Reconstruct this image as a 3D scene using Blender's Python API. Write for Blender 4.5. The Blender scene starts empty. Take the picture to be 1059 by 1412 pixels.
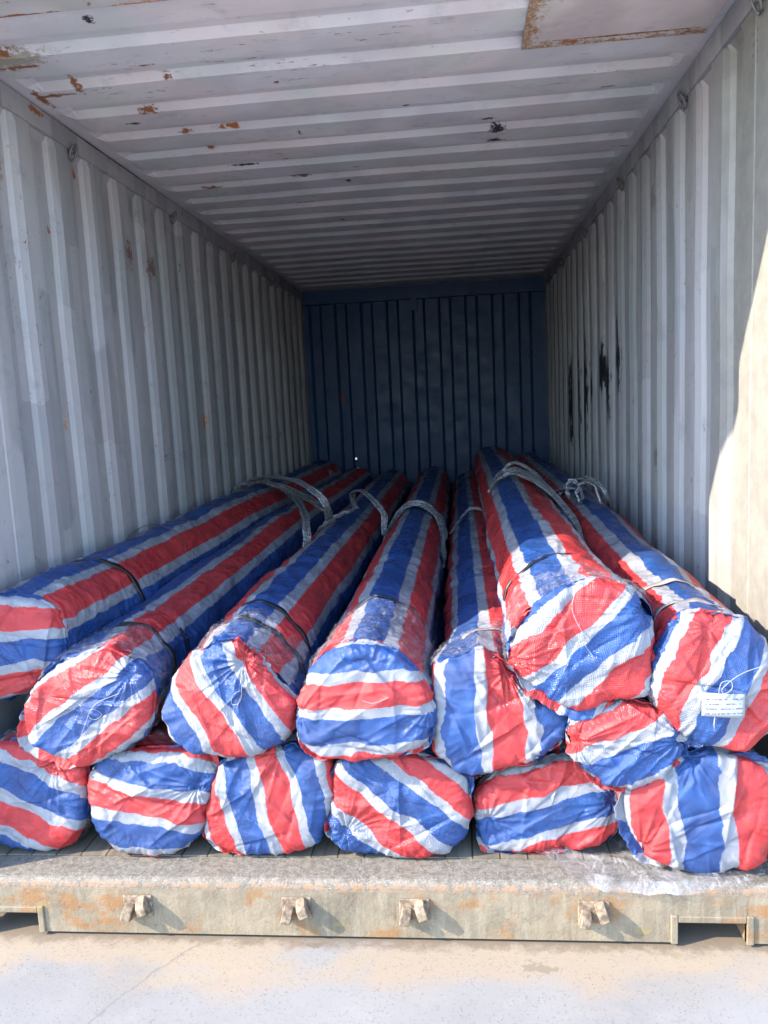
import bpy, math
import numpy as np
from mathutils import Vector, Matrix

# ------------------------------------------------------------------ camera, sky, sun, exposure
sc = bpy.context.scene
RAD = math.radians
cam = bpy.data.cameras.new('camera'); camo = bpy.data.objects.new('camera', cam)
sc.collection.objects.link(camo); sc.camera = camo
YAW, PIT, ROL, FPX = .0998, .1350, -.0494, 1080.2
camo.matrix_world = (Matrix.Translation((.3048, -1.8957, 1.2417)) @ Matrix.Rotation(YAW, 4, 'Z')
                     @ Matrix.Rotation(RAD(90) - PIT, 4, 'X') @ Matrix.Rotation(ROL, 4, 'Z'))
cam.sensor_fit = 'VERTICAL'; cam.sensor_height = 36.0; cam.lens = 36.0 * FPX / 1412
cam.clip_start = .05; cam.clip_end = 2000

SUN = Vector((-1, -.39, .65)).normalized()          # towards the sun
w = bpy.data.worlds.new('World'); sc.world = w; w.use_nodes = True
nt = w.node_tree; bg = nt.nodes['Background']
sky = nt.nodes.new('ShaderNodeTexSky'); sky.sky_type = 'NISHITA'; sky.sun_disc = False
sky.ozone_density = 2.0; sky.dust_density = .4; sky.sun_elevation = math.asin(SUN.z); sky.sun_rotation = math.atan2(SUN.x, SUN.y) % (2 * math.pi)
nt.links.new(sky.outputs[0], bg.inputs[0]); bg.inputs[1].default_value = .15
sl = bpy.data.lights.new('sun', 'SUN'); sl.energy = 2.0; sl.angle = RAD(.53); sl.color = (1, .88, .71)
so = bpy.data.objects.new('sun', sl); sc.collection.objects.link(so)
so.rotation_euler = SUN.to_track_quat('Z', 'Y').to_euler(); so.location = (-6, -3, 5)
sc.view_settings.view_transform = 'Standard'; sc.view_settings.look = 'None'
sc.view_settings.exposure = 2.72; sc.view_settings.gamma = 1
sc.cycles.use_denoising = True
sc.cycles.max_bounces = 12; sc.cycles.diffuse_bounces = 1; sc.cycles.transparent_max_bounces = 16
sc.cycles.sample_clamp_indirect = 6; sc.cycles.caustics_reflective = False; sc.cycles.caustics_refractive = False

# ------------------------------------------------------------------ noise (numpy)
def _hash(i, j, k, s):
    n = (i * 374761393 + j * 668265263 + k * 2147483647 + s * 1274126177) & 0xffffffff
    n = ((n ^ (n >> 13)) * 1274126177) & 0xffffffff
    n = ((n ^ (n >> 15)) * 2246822519) & 0xffffffff
    return ((n ^ (n >> 16)) & 0xffff) / 32767.5 - 1.0

def noise(x, y, z=0., seed=0):
    x, y, z = np.broadcast_arrays(np.asarray(x, float), y, z)
    xi, yi, zi = (np.floor(v).astype(np.int64) for v in (x, y, z))
    fx, fy, fz = x - xi, y - yi, z - zi
    ux, uy, uz = (f * f * f * (f * (f * 6 - 15) + 10) for f in (fx, fy, fz))
    out = 0
    for a in (0, 1):
        for b in (0, 1):
            for c in (0, 1):
                g = _hash(xi + a, yi + b, zi + c, seed)
                h = _hash(xi + a, yi + b, zi + c, seed + 57)
                l = _hash(xi + a, yi + b, zi + c, seed + 113)
                v = g * (fx - a) + h * (fy - b) + l * (fz - c)
                out = out + v * (ux if a else 1 - ux) * (uy if b else 1 - uy) * (uz if c else 1 - uz)
    return out * 1.35

def ridged(x, y, z=0., seed=0, p=3):
    return np.clip(1 - np.abs(noise(x, y, z, seed)) * 2.2, 0, 1) ** p

def smooth(a, b, x):
    t = np.clip((x - a) / (b - a), 0, 1); return t * t * (3 - 2 * t)

# ------------------------------------------------------------------ mesh helpers
def link(o, parent=None):
    sc.collection.objects.link(o)
    if parent is not None: o.parent = parent
    return o

def mesh_obj(name, V, F, mat, parent=None, smooth_shade=False, uv=None):
    me = bpy.data.meshes.new(name)
    me.from_pydata([tuple(v) for v in V], [], [tuple(f) for f in F]); me.update()
    if mat: me.materials.append(mat)
    if smooth_shade: me.polygons.foreach_set('use_smooth', [True] * len(me.polygons))
    if uv is not None:
        l = me.uv_layers.new(name='UVMap')
        li = np.empty(len(me.loops), dtype=np.int32); me.loops.foreach_get('vertex_index', li)
        l.data.foreach_set('uv', np.asarray(uv, float)[li].ravel())
    return link(bpy.data.objects.new(name, me), parent)

def grid_obj(name, P, mat, parent=None, wrap=False, uv=None, flip=False, thick=0, shade=True, skip=None):
    """P: (n, m, 3) array; wrap joins the last column to the first"""
    n, m = P.shape[:2]; F = []
    for i in range(n - 1):
        for j in range(m if wrap else m - 1):
            if skip and (i, j) in skip: continue
            j2 = (j + 1) % m
            q = (i * m + j, i * m + j2, (i + 1) * m + j2, (i + 1) * m + j)
            F.append(q[::-1] if flip else q)
    o = mesh_obj(name, P.reshape(-1, 3), F, mat, parent, shade, None if uv is None else uv.reshape(-1, 2))
    if thick:
        md = o.modifiers.new('thickness', 'SOLIDIFY'); md.thickness = thick; md.offset = -1
    return o

class MB:
    def __init__(s): s.V = []; s.F = []
    def box(s, x0, x1, y0, y1, z0, z1, M=None):
        b = len(s.V)
        for x, y, z in ((x0, y0, z0), (x1, y0, z0), (x1, y1, z0), (x0, y1, z0), (x0, y0, z1), (x1, y0, z1), (x1, y1, z1), (x0, y1, z1)):
            p = Vector((x, y, z)); s.V.append(M @ p if M else p)
        for f in ((3, 2, 1, 0), (4, 5, 6, 7), (0, 1, 5, 4), (1, 2, 6, 5), (2, 3, 7, 6), (3, 0, 4, 7)): s.F.append([b + i for i in f])
        return s
    def prism(s, poly, axis, a, b_):
        """poly: 2D points; extruded along axis from a to b_"""
        b = len(s.V); n = len(poly)
        for t in (a, b_):
            for (u, v) in poly:
                s.V.append({'x': (t, u, v), 'y': (u, t, v), 'z': (u, v, t)}[axis])
        s.F.append(list(range(b, b + n))[::-1]); s.F.append(list(range(b + n, b + 2 * n)))
        for i in range(n): s.F.append([b + i, b + (i + 1) % n, b + n + (i + 1) % n, b + n + i])
        return s
    def tube(s, pts, r, n=6, closed=False):
        pts = [Vector(p) for p in pts]; b = len(s.V); m = len(pts)
        up = Vector((.13, .3, .95))
        for i, p in enumerate(pts):
            a = pts[max(i - 1, 0)]; c = pts[min(i + 1, m - 1)]
            t = (c - a).normalized(); u = t.cross(up)
            if u.length < 1e-3: u = t.cross(Vector((1, 0, 0)))
            u.normalize(); v = t.cross(u)
            rr = r[i] if hasattr(r, '__len__') else r
            for k in range(n):
                an = 2 * math.pi * k / n; s.V.append(p + (u * math.cos(an) + v * math.sin(an)) * rr)
        for i in range(m - 1):
            for k in range(n):
                s.F.append([b + i * n + k, b + i * n + (k + 1) % n, b + (i + 1) * n + (k + 1) % n, b + (i + 1) * n + k])
        s.F.append(list(range(b, b + n))[::-1]); s.F.append([b + (m - 1) * n + k for k in range(n)])
        return s
    def build(s, name, mat, parent=None, shade=False, bevel=0, seg=2):
        o = mesh_obj(name, s.V, s.F, mat, parent, shade)
        bm_fix(o)
        if bevel:
            md = o.modifiers.new('bevel', 'BEVEL'); md.width = bevel; md.segments = seg; md.limit_method = 'ANGLE'
            o.data.polygons.foreach_set('use_smooth', [True] * len(o.data.polygons))
            wn = o.modifiers.new('wn', 'WEIGHTED_NORMAL'); wn.keep_sharp = True
        return o

def bm_fix(o):
    import bmesh
    bm = bmesh.new(); bm.from_mesh(o.data); bmesh.ops.recalc_face_normals(bm, faces=bm.faces); bm.to_mesh(o.data); bm.free()

def thing(name, label, cat, loc=(0, 0, 0), group=None):
    o = bpy.data.objects.new(name, None); o.location = loc; o.empty_display_size = .2
    link(o); o['label'] = label; o['category'] = cat
    if group: o['group'] = group
    return o

def tag(o, label, cat, group=None):
    o['label'] = label; o['category'] = cat
    if group: o['group'] = group
    return o

def adopt(child, parent):
    """parent without moving: things sit at an offset, their meshes are written in world coordinates"""
    child.parent = parent; child.matrix_parent_inverse = Matrix.Translation(-Vector(parent.location))
    return child

# ------------------------------------------------------------------ material helpers
class NT:
    def __init__(s, name):
        s.m = bpy.data.materials.new(name); s.m.use_nodes = True
        s.t = s.m.node_tree; s.b = s.t.nodes['Principled BSDF']; s.out = s.t.nodes['Material Output']
    def n(s, typ, **kw):
        nd = s.t.nodes.new('ShaderNode' + typ)
        for k, v in kw.items(): setattr(nd, k, v)
        return nd
    def l(s, a, b): s.t.links.new(a, b)
    def put(s, inp, v):
        if isinstance(v, bpy.types.NodeSocket): s.l(v, inp)
        else: inp.default_value = v
    def math(s, op, a, b=0., c=None, clamp=False):
        nd = s.n('Math', operation=op, use_clamp=clamp); s.put(nd.inputs[0], a); s.put(nd.inputs[1], b)
        if c is not None: s.put(nd.inputs[2], c)
        return nd.outputs[0]
    def vmath(s, op, a, b=(0, 0, 0)):
        nd = s.n('VectorMath', operation=op); s.put(nd.inputs[0], a); s.put(nd.inputs[1], b)
        return nd.outputs['Value'] if op in ('LENGTH', 'DOT_PRODUCT') else nd.outputs[0]
    def noise(s, vec, scale, detail=4, rough=.55, dist=0, col=False):
        nd = s.n('TexNoise'); s.put(nd.inputs['Vector'], vec); nd.inputs['Scale'].default_value = scale
        nd.inputs['Detail'].default_value = detail; nd.inputs['Roughness'].default_value = rough
        nd.inputs['Distortion'].default_value = dist
        return nd.outputs['Color' if col else 'Fac']
    def range(s, v, a, b, c=0., d=1., smoothstep=True):
        nd = s.n('MapRange', interpolation_type='SMOOTHSTEP' if smoothstep else 'LINEAR')
        s.put(nd.inputs[0], v)
        for i, x in enumerate((a, b, c, d)): s.put(nd.inputs[i + 1], x)
        return nd.outputs[0]
    def mix(s, f, a, b, blend='MIX'):
        nd = s.n('Mix', data_type='RGBA', blend_type=blend); s.put(nd.inputs[0], f)
        for i, v in ((6, a), (7, b)): s.put(nd.inputs[i], (*v, 1) if isinstance(v, tuple) and len(v) == 3 else v)
        return nd.outputs[2]
    def mapv(s, vec, scale=(1, 1, 1), loc=(0, 0, 0), rot=(0, 0, 0)):
        nd = s.n('Mapping'); s.l(vec, nd.inputs[0]); nd.inputs['Scale'].default_value = scale
        nd.inputs['Location'].default_value = loc; nd.inputs['Rotation'].default_value = rot
        return nd.outputs[0]
    def obj(s): return s.n('TexCoord').outputs['Object']
    def bump(s, h, strength=.5, dist=.002, normal=None):
        nd = s.n('Bump'); nd.inputs['Strength'].default_value = strength; nd.inputs['Distance'].default_value = dist
        s.l(h, nd.inputs['Height'])
        if normal is not None: s.l(normal, nd.inputs['Normal'])
        return nd.outputs[0]
    def stain(s, pos, c, r, jag=.6, nz=None, edge=.25):
        """mask of one ragged spot: centre c, half-sizes r, in metres"""
        v = s.vmath('DIVIDE', s.vmath('SUBTRACT', pos, c), r)
        d = s.vmath('LENGTH', v)
        if nz is not None: d = s.math('MULTIPLY_ADD', nz, jag * 2.6, s.math('SUBTRACT', d, jag * 1.15))
        return s.range(d, 1 + edge * .5, 1 - edge, 0, 1)

def simple(name, col, rough=.6, metal=0, nscale=0, namt=.2):
    t = NT(name); t.b.inputs['Roughness'].default_value = rough; t.b.inputs['Metallic'].default_value = metal
    if nscale:
        f = t.noise(t.obj(), nscale, 5)
        a = tuple(c * (1 - namt) for c in col); b = tuple(min(1, c * (1 + namt)) for c in col)
        t.l(t.mix(t.range(f, .3, .7), a, b), t.b.inputs['Base Color'])
        t.l(t.bump(f, .3, .002), t.b.inputs['Normal'])
    else: t.b.inputs['Base Color'].default_value = (*col, 1)
    return t.m

PITCH = .272
def container_paint(name, base, stains=(), rust=.5, streak=True, speck_scale=(1, 1, 1), extra=None, light=1.22, dark_scuffs=True):
    """old grey-white container paint: patched repaints, mottling, scuffs, rust specks and named stains"""
    t = NT(name); P = t.obj()
    # repaint patches: blocks with vertical edges
    br = t.noise(t.mapv(P, (3.7, 3.7, .9)), 1.0, 1, .4)
    patch = t.math('MULTIPLY', t.range(br, .49, .51) if streak else t.range(br, .42, .60), 1. if streak else .6)
    c1 = tuple(c * .88 for c in base); c2 = tuple(min(.9, c * light) for c in base)
    col = t.mix(patch, c1, c2)
    warm = t.range(t.noise(t.mapv(P, (1.6, 1.6, .7)), 1.3, 3), .42, .62)
    col = t.mix(t.math('MULTIPLY', warm, .45), col, (base[0] * 1.2, base[1] * 1.03, base[2] * .95))
    gr = t.range(t.noise(t.mapv(P, (2.2, 2.2, .6), (4, 2, 7)), 1.7, 3), .52, .68)
    col = t.mix(t.math('MULTIPLY', gr, .4), col, (base[0] * .88, base[1] * 1.03, base[2] * .9))
    if streak:
        # touched-up rectangles of paint, one flat of the corrugation wide
        sp3 = t.n('SeparateXYZ'); t.l(P, sp3.inputs[0])
        ri = t.math('FLOOR', t.math('DIVIDE', t.math('ADD', sp3.outputs[1], -.43), PITCH / 2))
        w1 = t.n('TexWhiteNoise', noise_dimensions='1D'); t.l(ri, w1.inputs['W'])
        zi = t.math('FLOOR', t.math('ADD', t.math('MULTIPLY', sp3.outputs[2], 1.15), t.math('MULTIPLY_ADD', w1.outputs['Value'], 5, t.math('MULTIPLY', t.noise(P, 11, 4, .7), .12))))
        w2 = t.n('TexWhiteNoise', noise_dimensions='2D'); cx = t.n('CombineXYZ'); t.l(ri, cx.inputs[0]); t.l(zi, cx.inputs[1]); t.l(cx.outputs[0], w2.inputs['Vector'])
        col = t.mix(t.range(w2.outputs['Value'], .55, .75, 0, .75), col, tuple(min(.9, c * k) for c, k in zip(base, (1.20, 1.17, 1.12))))
        col = t.mix(t.range(w2.outputs['Value'], .30, .15, 0, .6), col, tuple(c * k for c, k in zip(base, (.80, .84, .80))))
        st = t.range(t.noise(t.mapv(P, (38, 38, 1.1)), 1.0, 5, .7), .50, .72)
        col = t.mix(t.math('MULTIPLY', st, .22), col, (base[0] * .55, base[1] * .56, base[2] * .60))
        sc_ = t.range(t.noise(t.mapv(P, (1, 120, 3.2), (2, 1, 4)), 1.0, 4, .7), .63, .68)
        col = t.mix(t.math('MULTIPLY', sc_, .35), col, (base[0] * 1.45, base[1] * 1.43, base[2] * 1.35))
        dr = t.math('MULTIPLY', t.range(t.noise(t.mapv(P, (1, 60, 2.2), (7, 3, 1)), 1.0, 5, .75), .66, .72), t.range(t.noise(P, 3, 2), .45, .6))
        col = t.mix(t.math('MULTIPLY', dr, .7), col, (base[0] * .45, base[1] * .38, base[2] * .34))
    cl = t.noise(P, 9, 8, .72)
    col = t.mix(t.range(cl, .52, .72, 0, .45), col, (base[0] * .62, base[1] * .62, base[2] * .66))
    Ps = t.mapv(P, speck_scale)
    if dark_scuffs:
        sp = t.range(t.noise(Ps, 24, 7, .80), .600 , .64)
        gate = t.range(t.noise(P, 2.1, 3), .46, .60)
        col = t.mix(t.math('MULTIPLY', t.math('MULTIPLY', sp, gate), .85), col, (.09, .07, .075))
    if rust:
        sp = t.range(t.noise(t.mapv(Ps, (1, 1, 1), (9, 5, 3)), 17, 7, .75), .675 - .05 * rust, .71 - .04 * rust)
        col = t.mix(t.math('MULTIPLY', sp, t.range(t.noise(P, 1.5, 2), .45, .6)), col, (.26, .10, .045))
    nz = t.range(t.noise(P, 42, 8, .8), .34, .66, 0, 1, False)
    for (c, r, colr, jag) in stains:
        col = t.mix(t.stain(P, c, r, jag, nz), col, colr)
    if extra: col = extra(t, P, col, nz)
    t.l(col, t.b.inputs['Base Color'])
    t.l(t.range(cl, .3, .7, .42, .62), t.b.inputs['Roughness'])
    t.b.inputs['Specular IOR Level'].default_value = .35
    h = t.math('ADD', t.math('MULTIPLY', t.noise(P, 3.5, 3), 2.5), t.math('MULTIPLY', t.noise(P, 60, 4), .12))
    t.l(t.bump(h, .55, .006), t.b.inputs['Normal'])
    return t.m

# ------------------------------------------------------------------ ground
def ground_mat():
    t = NT('ground_concrete'); P = t.obj()
    n1 = t.noise(P, 1.3, 6, .6); n2 = t.noise(P, 9, 8, .7); n3 = t.noise(P, 140, 3, .6)
    col = t.mix(t.range(n1, .35, .65), (.265, .262, .255), (.335, .33, .322))
    gy = t.n('SeparateXYZ'); t.l(P, gy.inputs[0])
    col = t.mix(t.range(t.math('MULTIPLY_ADD', n1, .8, gy.outputs[1]), -.7, -1.5), t.mix(1.0, col, (.70, .69, .69), 'MULTIPLY'), (.56, .53, .48))  # unseen ground behind the camera made paler to bounce fill onto the ceiling
    # tan dust bands along the container
    yb = t.n('SeparateXYZ'); t.l(P, yb.inputs[0])
    d = t.math('MULTIPLY_ADD', t.noise(t.mapv(P, (2.2, 5, 1)), 1, 4), .5, t.math('ADD', yb.outputs[1], -.25))
    band = t.math('MULTIPLY', t.range(d, -.22, -.10), t.range(t.noise(t.mapv(P, (1.6, 1.6, 1), (3, 3, 0)), 1.5, 3), .4, .55))
    col = t.mix(t.math('MULTIPLY', band, .75), col, (.29, .225, .155))
    tan = t.range(t.noise(t.mapv(P, (1.2, 2.6, 1), (7, 1, 0)), 1.6, 3), .56, .63)
    col = t.mix(t.math('MULTIPLY', tan, .5), col, (.29, .235, .17))
    col = t.mix(t.range(n2, .54, .74, 0, .3), col, (.28, .27, .26))
    col = t.mix(t.range(n3, .56, .70, 0, .4), col, (.11, .105, .10))
    col = t.mix(t.range(t.noise(P, 70, 6, .8), .64, .70, 0, .7), col, (.08, .07, .06))
    vo = t.n('TexVoronoi'); t.l(P, vo.inputs['Vector']); vo.inputs['Scale'].default_value = 95
    gsel = t.math('MULTIPLY', t.range(vo.outputs['Distance'], .26, .16), t.range(t.noise(P, 12, 4, .7), .50, .62))
    col = t.mix(t.math('MULTIPLY', gsel, .7), col, (.12, .10, .085))
    dl = t.math('MULTIPLY_ADD', t.noise(P, 18, 6, .75), .16, gy.outputs[1])
    col = t.mix(t.math('MULTIPLY', t.range(dl, .035, .085), .75), col, (.13, .095, .065))
    nz = t.range(t.noise(P, 36, 7, .75), .35, .65, 0, 1, False)
    col = t.mix(t.math('MULTIPLY', t.stain(P, (.45, -.088, -.17), (.045, .022, .1), .9, nz), .75), col, (.17, .145, .10))
    col = t.mix(t.stain(P, (-.12, -.02, -.17), (.03, .012, .1), .9, nz), col, (.15, .12, .09))
    # a hairline crack
    cr = t.math('ABSOLUTE', t.math('ADD', t.math('ADD', t.math('MULTIPLY', yb.outputs[1], -.55), t.math('MULTIPLY', t.noise(P, 7, 5, .7), .09)), t.math('ADD', yb.outputs[0], .395)))
    col = t.mix(t.range(cr, .006, .001, 0, .65), col, (.15, .14, .13))
    t.l(col, t.b.inputs['Base Color']); t.b.inputs['Roughness'].default_value = .9
    t.l(t.bump(t.math('ADD', t.math('MULTIPLY', n2, .5), t.math('MULTIPLY', n3, .2)), .5, .004), t.b.inputs['Normal'])
    return t.m
GZ = -.168
xs = np.concatenate([[-600, -60, -8], np.linspace(-3, 3, 25), [8, 60, 600]])
ys = np.concatenate([[-600, -60, -8], np.linspace(-3, 7, 41), [20, 60, 600]])
X, Y = np.meshgrid(xs, ys); Pg = np.stack([X, Y, np.full_like(X, GZ)], -1)
g = grid_obj('ground', Pg, ground_mat()); g['kind'] = 'structure'

# ------------------------------------------------------------------ the shipping container
HW, H, L = 1.165, 2.37, 5.87
BASE = (.375, .37, .40)
cont = thing('shipping_container', 'weathered pale grey corrugated steel shipping container standing open', 'shipping container', (0, 0, GZ))
RU = (.30, .12, .05); RO = (.52, .24, .08); DK = (.035, .03, .04)

PITCH = .272
def rib(y):       # 0 inner flat .. 1 outer flat
    t = ((y - .50) / PITCH) % 1.0
    prof = np.interp(t, [0, .12, .46, .60, .94, 1.0], [.45, 0, 0, 1, 1, .45])
    return np.where((y < .52) | (y > L - .07), 0., prof)
def side_wall(sx, stains, extra=None):
    ys = [0.]
    b = np.array([0, .12, .46, .60, .94])
    for k in range(0, 21):
        for v in b:
            yy = .50 + (k + v) * PITCH
            if .52 < yy < L - .07: ys += [yy]
    ys = sorted(set([0., .2, .519, .521, L - .0701, L - .0699, L] + ys)); ys = np.array(ys)
    zs = np.array([0, .05, .07, .4, .8, 1.2, 1.6, 2.0, 2.24, 2.262, 2.30, H])
    Y, Z = np.meshgrid(ys, zs)
    amp = np.where((Z > .06) & (Z < 2.29), 1., 0.)
    D = rib(Y) * .026 * amp
    # dents
    D = D + .006 * noise(Y * 2.3, Z * 2.1, 0, 5 + int(sx)) * amp
    X = sx * (HW + D)
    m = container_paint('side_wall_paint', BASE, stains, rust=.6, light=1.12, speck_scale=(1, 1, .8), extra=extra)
    return grid_obj('side_wall', np.stack([X, Y, Z], -1), m, cont, flip=(sx < 0), thick=.003, shade=False)
A = HW
lst = [((-A, .71, 2.1), (.05, .03, .05), RU, .7), ((-A, .99, 1.24), (.03, .022, .05), RO, .5), ((-A, 2.64, 1.2), (.05, .03, .07), RO, .5),
       ((-A, 1.26, 2.22), (.06, .014, .03), (.35, .06, .05), .5), ((-A, 1.70, 1.98), (.06, .06, .06), (.2, .12, .11), .9),
       ((-A, 1.96, 1.96), (.06, .07, .05), (.2, .13, .12), .9)]
def left_extra(t, P, col, nz):
    # scraped line of scuffs along the wall at half height
    sx = t.n('SeparateXYZ'); t.l(P, sx.inputs[0])
    ln = t.range(t.math('ABSOLUTE', t.math('ADD', t.math('MULTIPLY_ADD', nz, .12, sx.outputs[2]), -1.1)), .012, .004)
    gate = t.range(t.noise(t.mapv(P, (1, 9, 1)), 2, 3), .52, .6)
    yg = t.range(sx.outputs[1], 1.6, 2.0)
    return t.mix(t.math('MULTIPLY', t.math('MULTIPLY', ln, gate), yg), col, (.08, .07, .08))
left = side_wall(-1, lst, left_extra)
rst = []
SMEARS = ((2.46, 1.24, 1.63, .030), (2.76, 1.13, 1.42, .045), (2.96, 1.28, 1.52, .035), (3.58, .96, 1.62, .055), (3.30, 1.2, 1.36, .03), (3.88, .9, 1.58, .06), (4.3, .9, 1.5, .05), (2.62, 1.1, 1.3, .02))
rst += [((A, 1.65, .96), (.05, .03, .05), (.22, .2, .2), .8), ((A, 1.72, 2.06), (.05, .07, .05), (.25, .24, .27), .9), ((A, 2.0, .95), (.05, .02, .07), (.25, .18, .16), .8)]
def right_extra(t, P, col, nz):
    sx = t.n('SeparateXYZ'); t.l(P, sx.inputs[0]); y, z = sx.outputs[1], sx.outputs[2]
    n2 = t.range(t.noise(t.mapv(P, (1, 45, 7)), 1, 6, .75), .34, .66, 0, 1, False)
    for (yy, z0, z1, ww) in SMEARS:
        col = t.mix(t.stain(P, (A + .02, yy, (z0 + z1) / 2), (.2, ww * 1.35, (z1 - z0) / 2 * 1.2), .55, n2, .15), col, (.010, .011, .018))
    def block(y0, y1, z0, z1):
        a = t.math('MULTIPLY', t.range(y, y0, y0 + .01), t.range(y, y1, y1 - .01))
        return t.math('MULTIPLY', a, t.math('MULTIPLY', t.range(z, z0, z0 + .01), t.range(z, z1, z1 - .01)))
    for (y0, y1, z0, z1) in ((.60, .72, 1.42, 1.60), (.60, .72, 1.02, 1.27)):
        bk = block(y0, y1, z0, z1)
        col = t.mix(t.math('MULTIPLY', bk, .6), col, (.70, .69, .66))
        rows = t.range(t.math('SINE', t.math('MULTIPLY', z, 2 * math.pi / .022)), .55, .8)
        dash = t.range(t.noise(t.mapv(P, (1, 60, 45)), 1, 2), .42, .5)
        col = t.mix(t.math('MULTIPLY', t.math('MULTIPLY', bk, rows), t.math('MULTIPLY', dash, .6)), col, (.28, .28, .32))
    # cream paint, rubbed and dusty, by the opening; colour darkened to tame sunlit patch
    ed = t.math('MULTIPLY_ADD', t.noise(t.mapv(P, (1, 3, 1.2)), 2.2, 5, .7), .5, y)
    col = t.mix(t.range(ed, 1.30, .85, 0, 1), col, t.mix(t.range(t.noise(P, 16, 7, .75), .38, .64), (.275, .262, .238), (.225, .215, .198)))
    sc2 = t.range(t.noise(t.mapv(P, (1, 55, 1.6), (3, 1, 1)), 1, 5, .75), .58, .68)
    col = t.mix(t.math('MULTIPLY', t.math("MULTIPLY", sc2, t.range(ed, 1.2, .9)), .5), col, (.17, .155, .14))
    # a few short dark strokes high up by the opening
    bk = block(.49, .58, 2.13, 2.24)
    rows = t.math('MULTIPLY', t.range(t.math('SINE', t.math('MULTIPLY', z, 2 * math.pi / .028)), .3, .7), t.range(t.math('SINE', t.math('MULTIPLY', y, 2 * math.pi / .03)), .3, .7))
    return t.mix(t.math('MULTIPLY', t.math('MULTIPLY', bk, rows), .8), col, (.1, .1, .12))
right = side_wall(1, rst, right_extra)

# roof: shallow pressed ribs across, dying out short of the rails
ys = [.02, .30]
RP = .257
k = 0
while .40 + (k + 1) * RP < L - .1:
    y0 = .48 + k * RP
    ys += [y0, y0 + .028, y0 + .075, y0 + .118]; k += 1
ys += [L]; ys = np.array(sorted(ys))
NR = k
xs = np.array([-HW - .03, -1.13, -1.11, -1.085, -1.07, -.7, -.35, 0, .35, .7, 1.07, 1.085, 1.11, 1.13, HW + .03])
Xr, Yr = np.meshgrid(xs, ys)
t_ = Yr - .48; kk = np.floor(t_ / RP); tt = t_ - kk * RP
hr = np.interp(tt, [0, .028, .075, .118], [0, .016, .016, 0], right=0) * (t_ >= 0) * (kk < NR)
hr = hr * np.interp(np.abs(Xr), [1.07, 1.11], [1, 0])
Zr = H + hr * 1.0 + .008 * noise(Xr * 1.3, Yr * 1.1, 0, 3) * (np.abs(Xr) < 1.1)
rs = [((-.8, 1.10), (.035, .022), RU), ((-.56, 1.34), (.045, .014), (.45, .15, .05)), ((-.63, .84), (.012, .012), RU), ((-.74, 1.35), (.02, .014), RU),
      ((-.71, 1.59), (.014, .012), RU), ((-.63, 1.85), (.05, .006), DK), ((-.44, 1.82), (.012, .018), RU), ((-.61, 2.31), (.05, .008), DK), ((-.89, 2.13), (.04, .01), RU),
      ((-.42, 2.09), (.04, .02), (.16, .07, .09)), ((-.70, .41), (.012, .02), DK), ((-1.05, .61), (.10, .055), (.42, .38, .31)), ((-1.08, .57), (.05, .02), RU), ((-1.03, .66), (.06, .01), RU),
      ((-1.05, .89), (.05, .012), RU), ((-.95, .84), (.012, .045), RU), ((-.67, .73), (.03, .005), RU), ((-1.11, .92), (.014, .06), RU),
      ((.51, 1.62), (.028, .035), DK), ((.51, 1.76), (.03, .03), DK), ((.47, 1.48), (.03, .01), DK), ((.15, 1.30), (.012, .012), DK), ((-.9, 1.2), (.02, .01), DK), ((-.85, 1.02), (.015, .012), RU),
      ((-.30, 1.45), (.008, .02), DK), ((-.2, 2.2), (.012, .02), DK), ((-.5, 2.6), (.05, .01), DK), ((-.35, 3.0), (.012, .02), DK), ((.9, 1.25), (.02, .01), (.3, .1, .05)), ((-.28, .95), (.01, .01), RU)]
rs = [((c[0], c[1], H), (r[0] * 1.15, r[1] * 1.15, .3), col, .75) for c, r, col in rs]
roofm = container_paint('roof_paint', (.76, .735, .77), rs, rust=.55, streak=False, speck_scale=(.35, 1.4, 1), light=1.1)
grid_obj('roof', np.stack([Xr, Yr, Zr], -1), roofm, cont, flip=False, thick=.003, shade=False)

# corner doubler plate, chipped and rusty along its weld
def plate_extra(t, P, col, nz):
    s = t.n('SeparateXYZ'); t.l(P, s.inputs[0]); x, y = s.outputs[0], s.outputs[1]
    ex = t.math('SUBTRACT', x, .565); ey = t.math('SUBTRACT', .86, y)
    e = t.math('MINIMUM', ex, ey)
    e = t.math('MULTIPLY_ADD', nz, -.09, t.math('ADD', e, .045))
    m = t.range(e, .028, .012)
    col = t.mix(m, col, (.40, .21, .10))
    m2 = t.range(t.noise(P, 90, 4, .7), .45, .6)
    return t.mix(t.math('MULTIPLY', m, m2), col, (.60, .52, .42))
platem = container_paint('doubler_paint', (.74, .64, .63), [((.88, .82, H), (.25, .006, .1), RU, .5), ((.70, .835, H), (.03, .015, .1), (.5, .14, .05), .6),
        ((1.09, .86, H), (.04, .03, .1), RU, .6), ((.80, .55, H), (.25, .005, .1), RU, .6)], rust=.8, streak=False, extra=plate_extra)
MB().box(.55, 1.13, .335, .865, H - .007, H + .001).build('doubler_plate', platem, cont, bevel=.002)
headm = container_paint('header_paint', (.58, .55, .54), [((-.85, .325, 2.36), (.12, .008, .1), RU, .6), ((-.52, .328, 2.36), (.08, .012, .1), (.5, .2, .07), .7), ((-.65, .2, 2.36), (.01, .1, .1), RU, .7)], rust=.9, streak=False)
MB().box(-HW, HW, .0, .33, H - .018, H + .05).build('door_header', headm, cont, bevel=.004)

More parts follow.
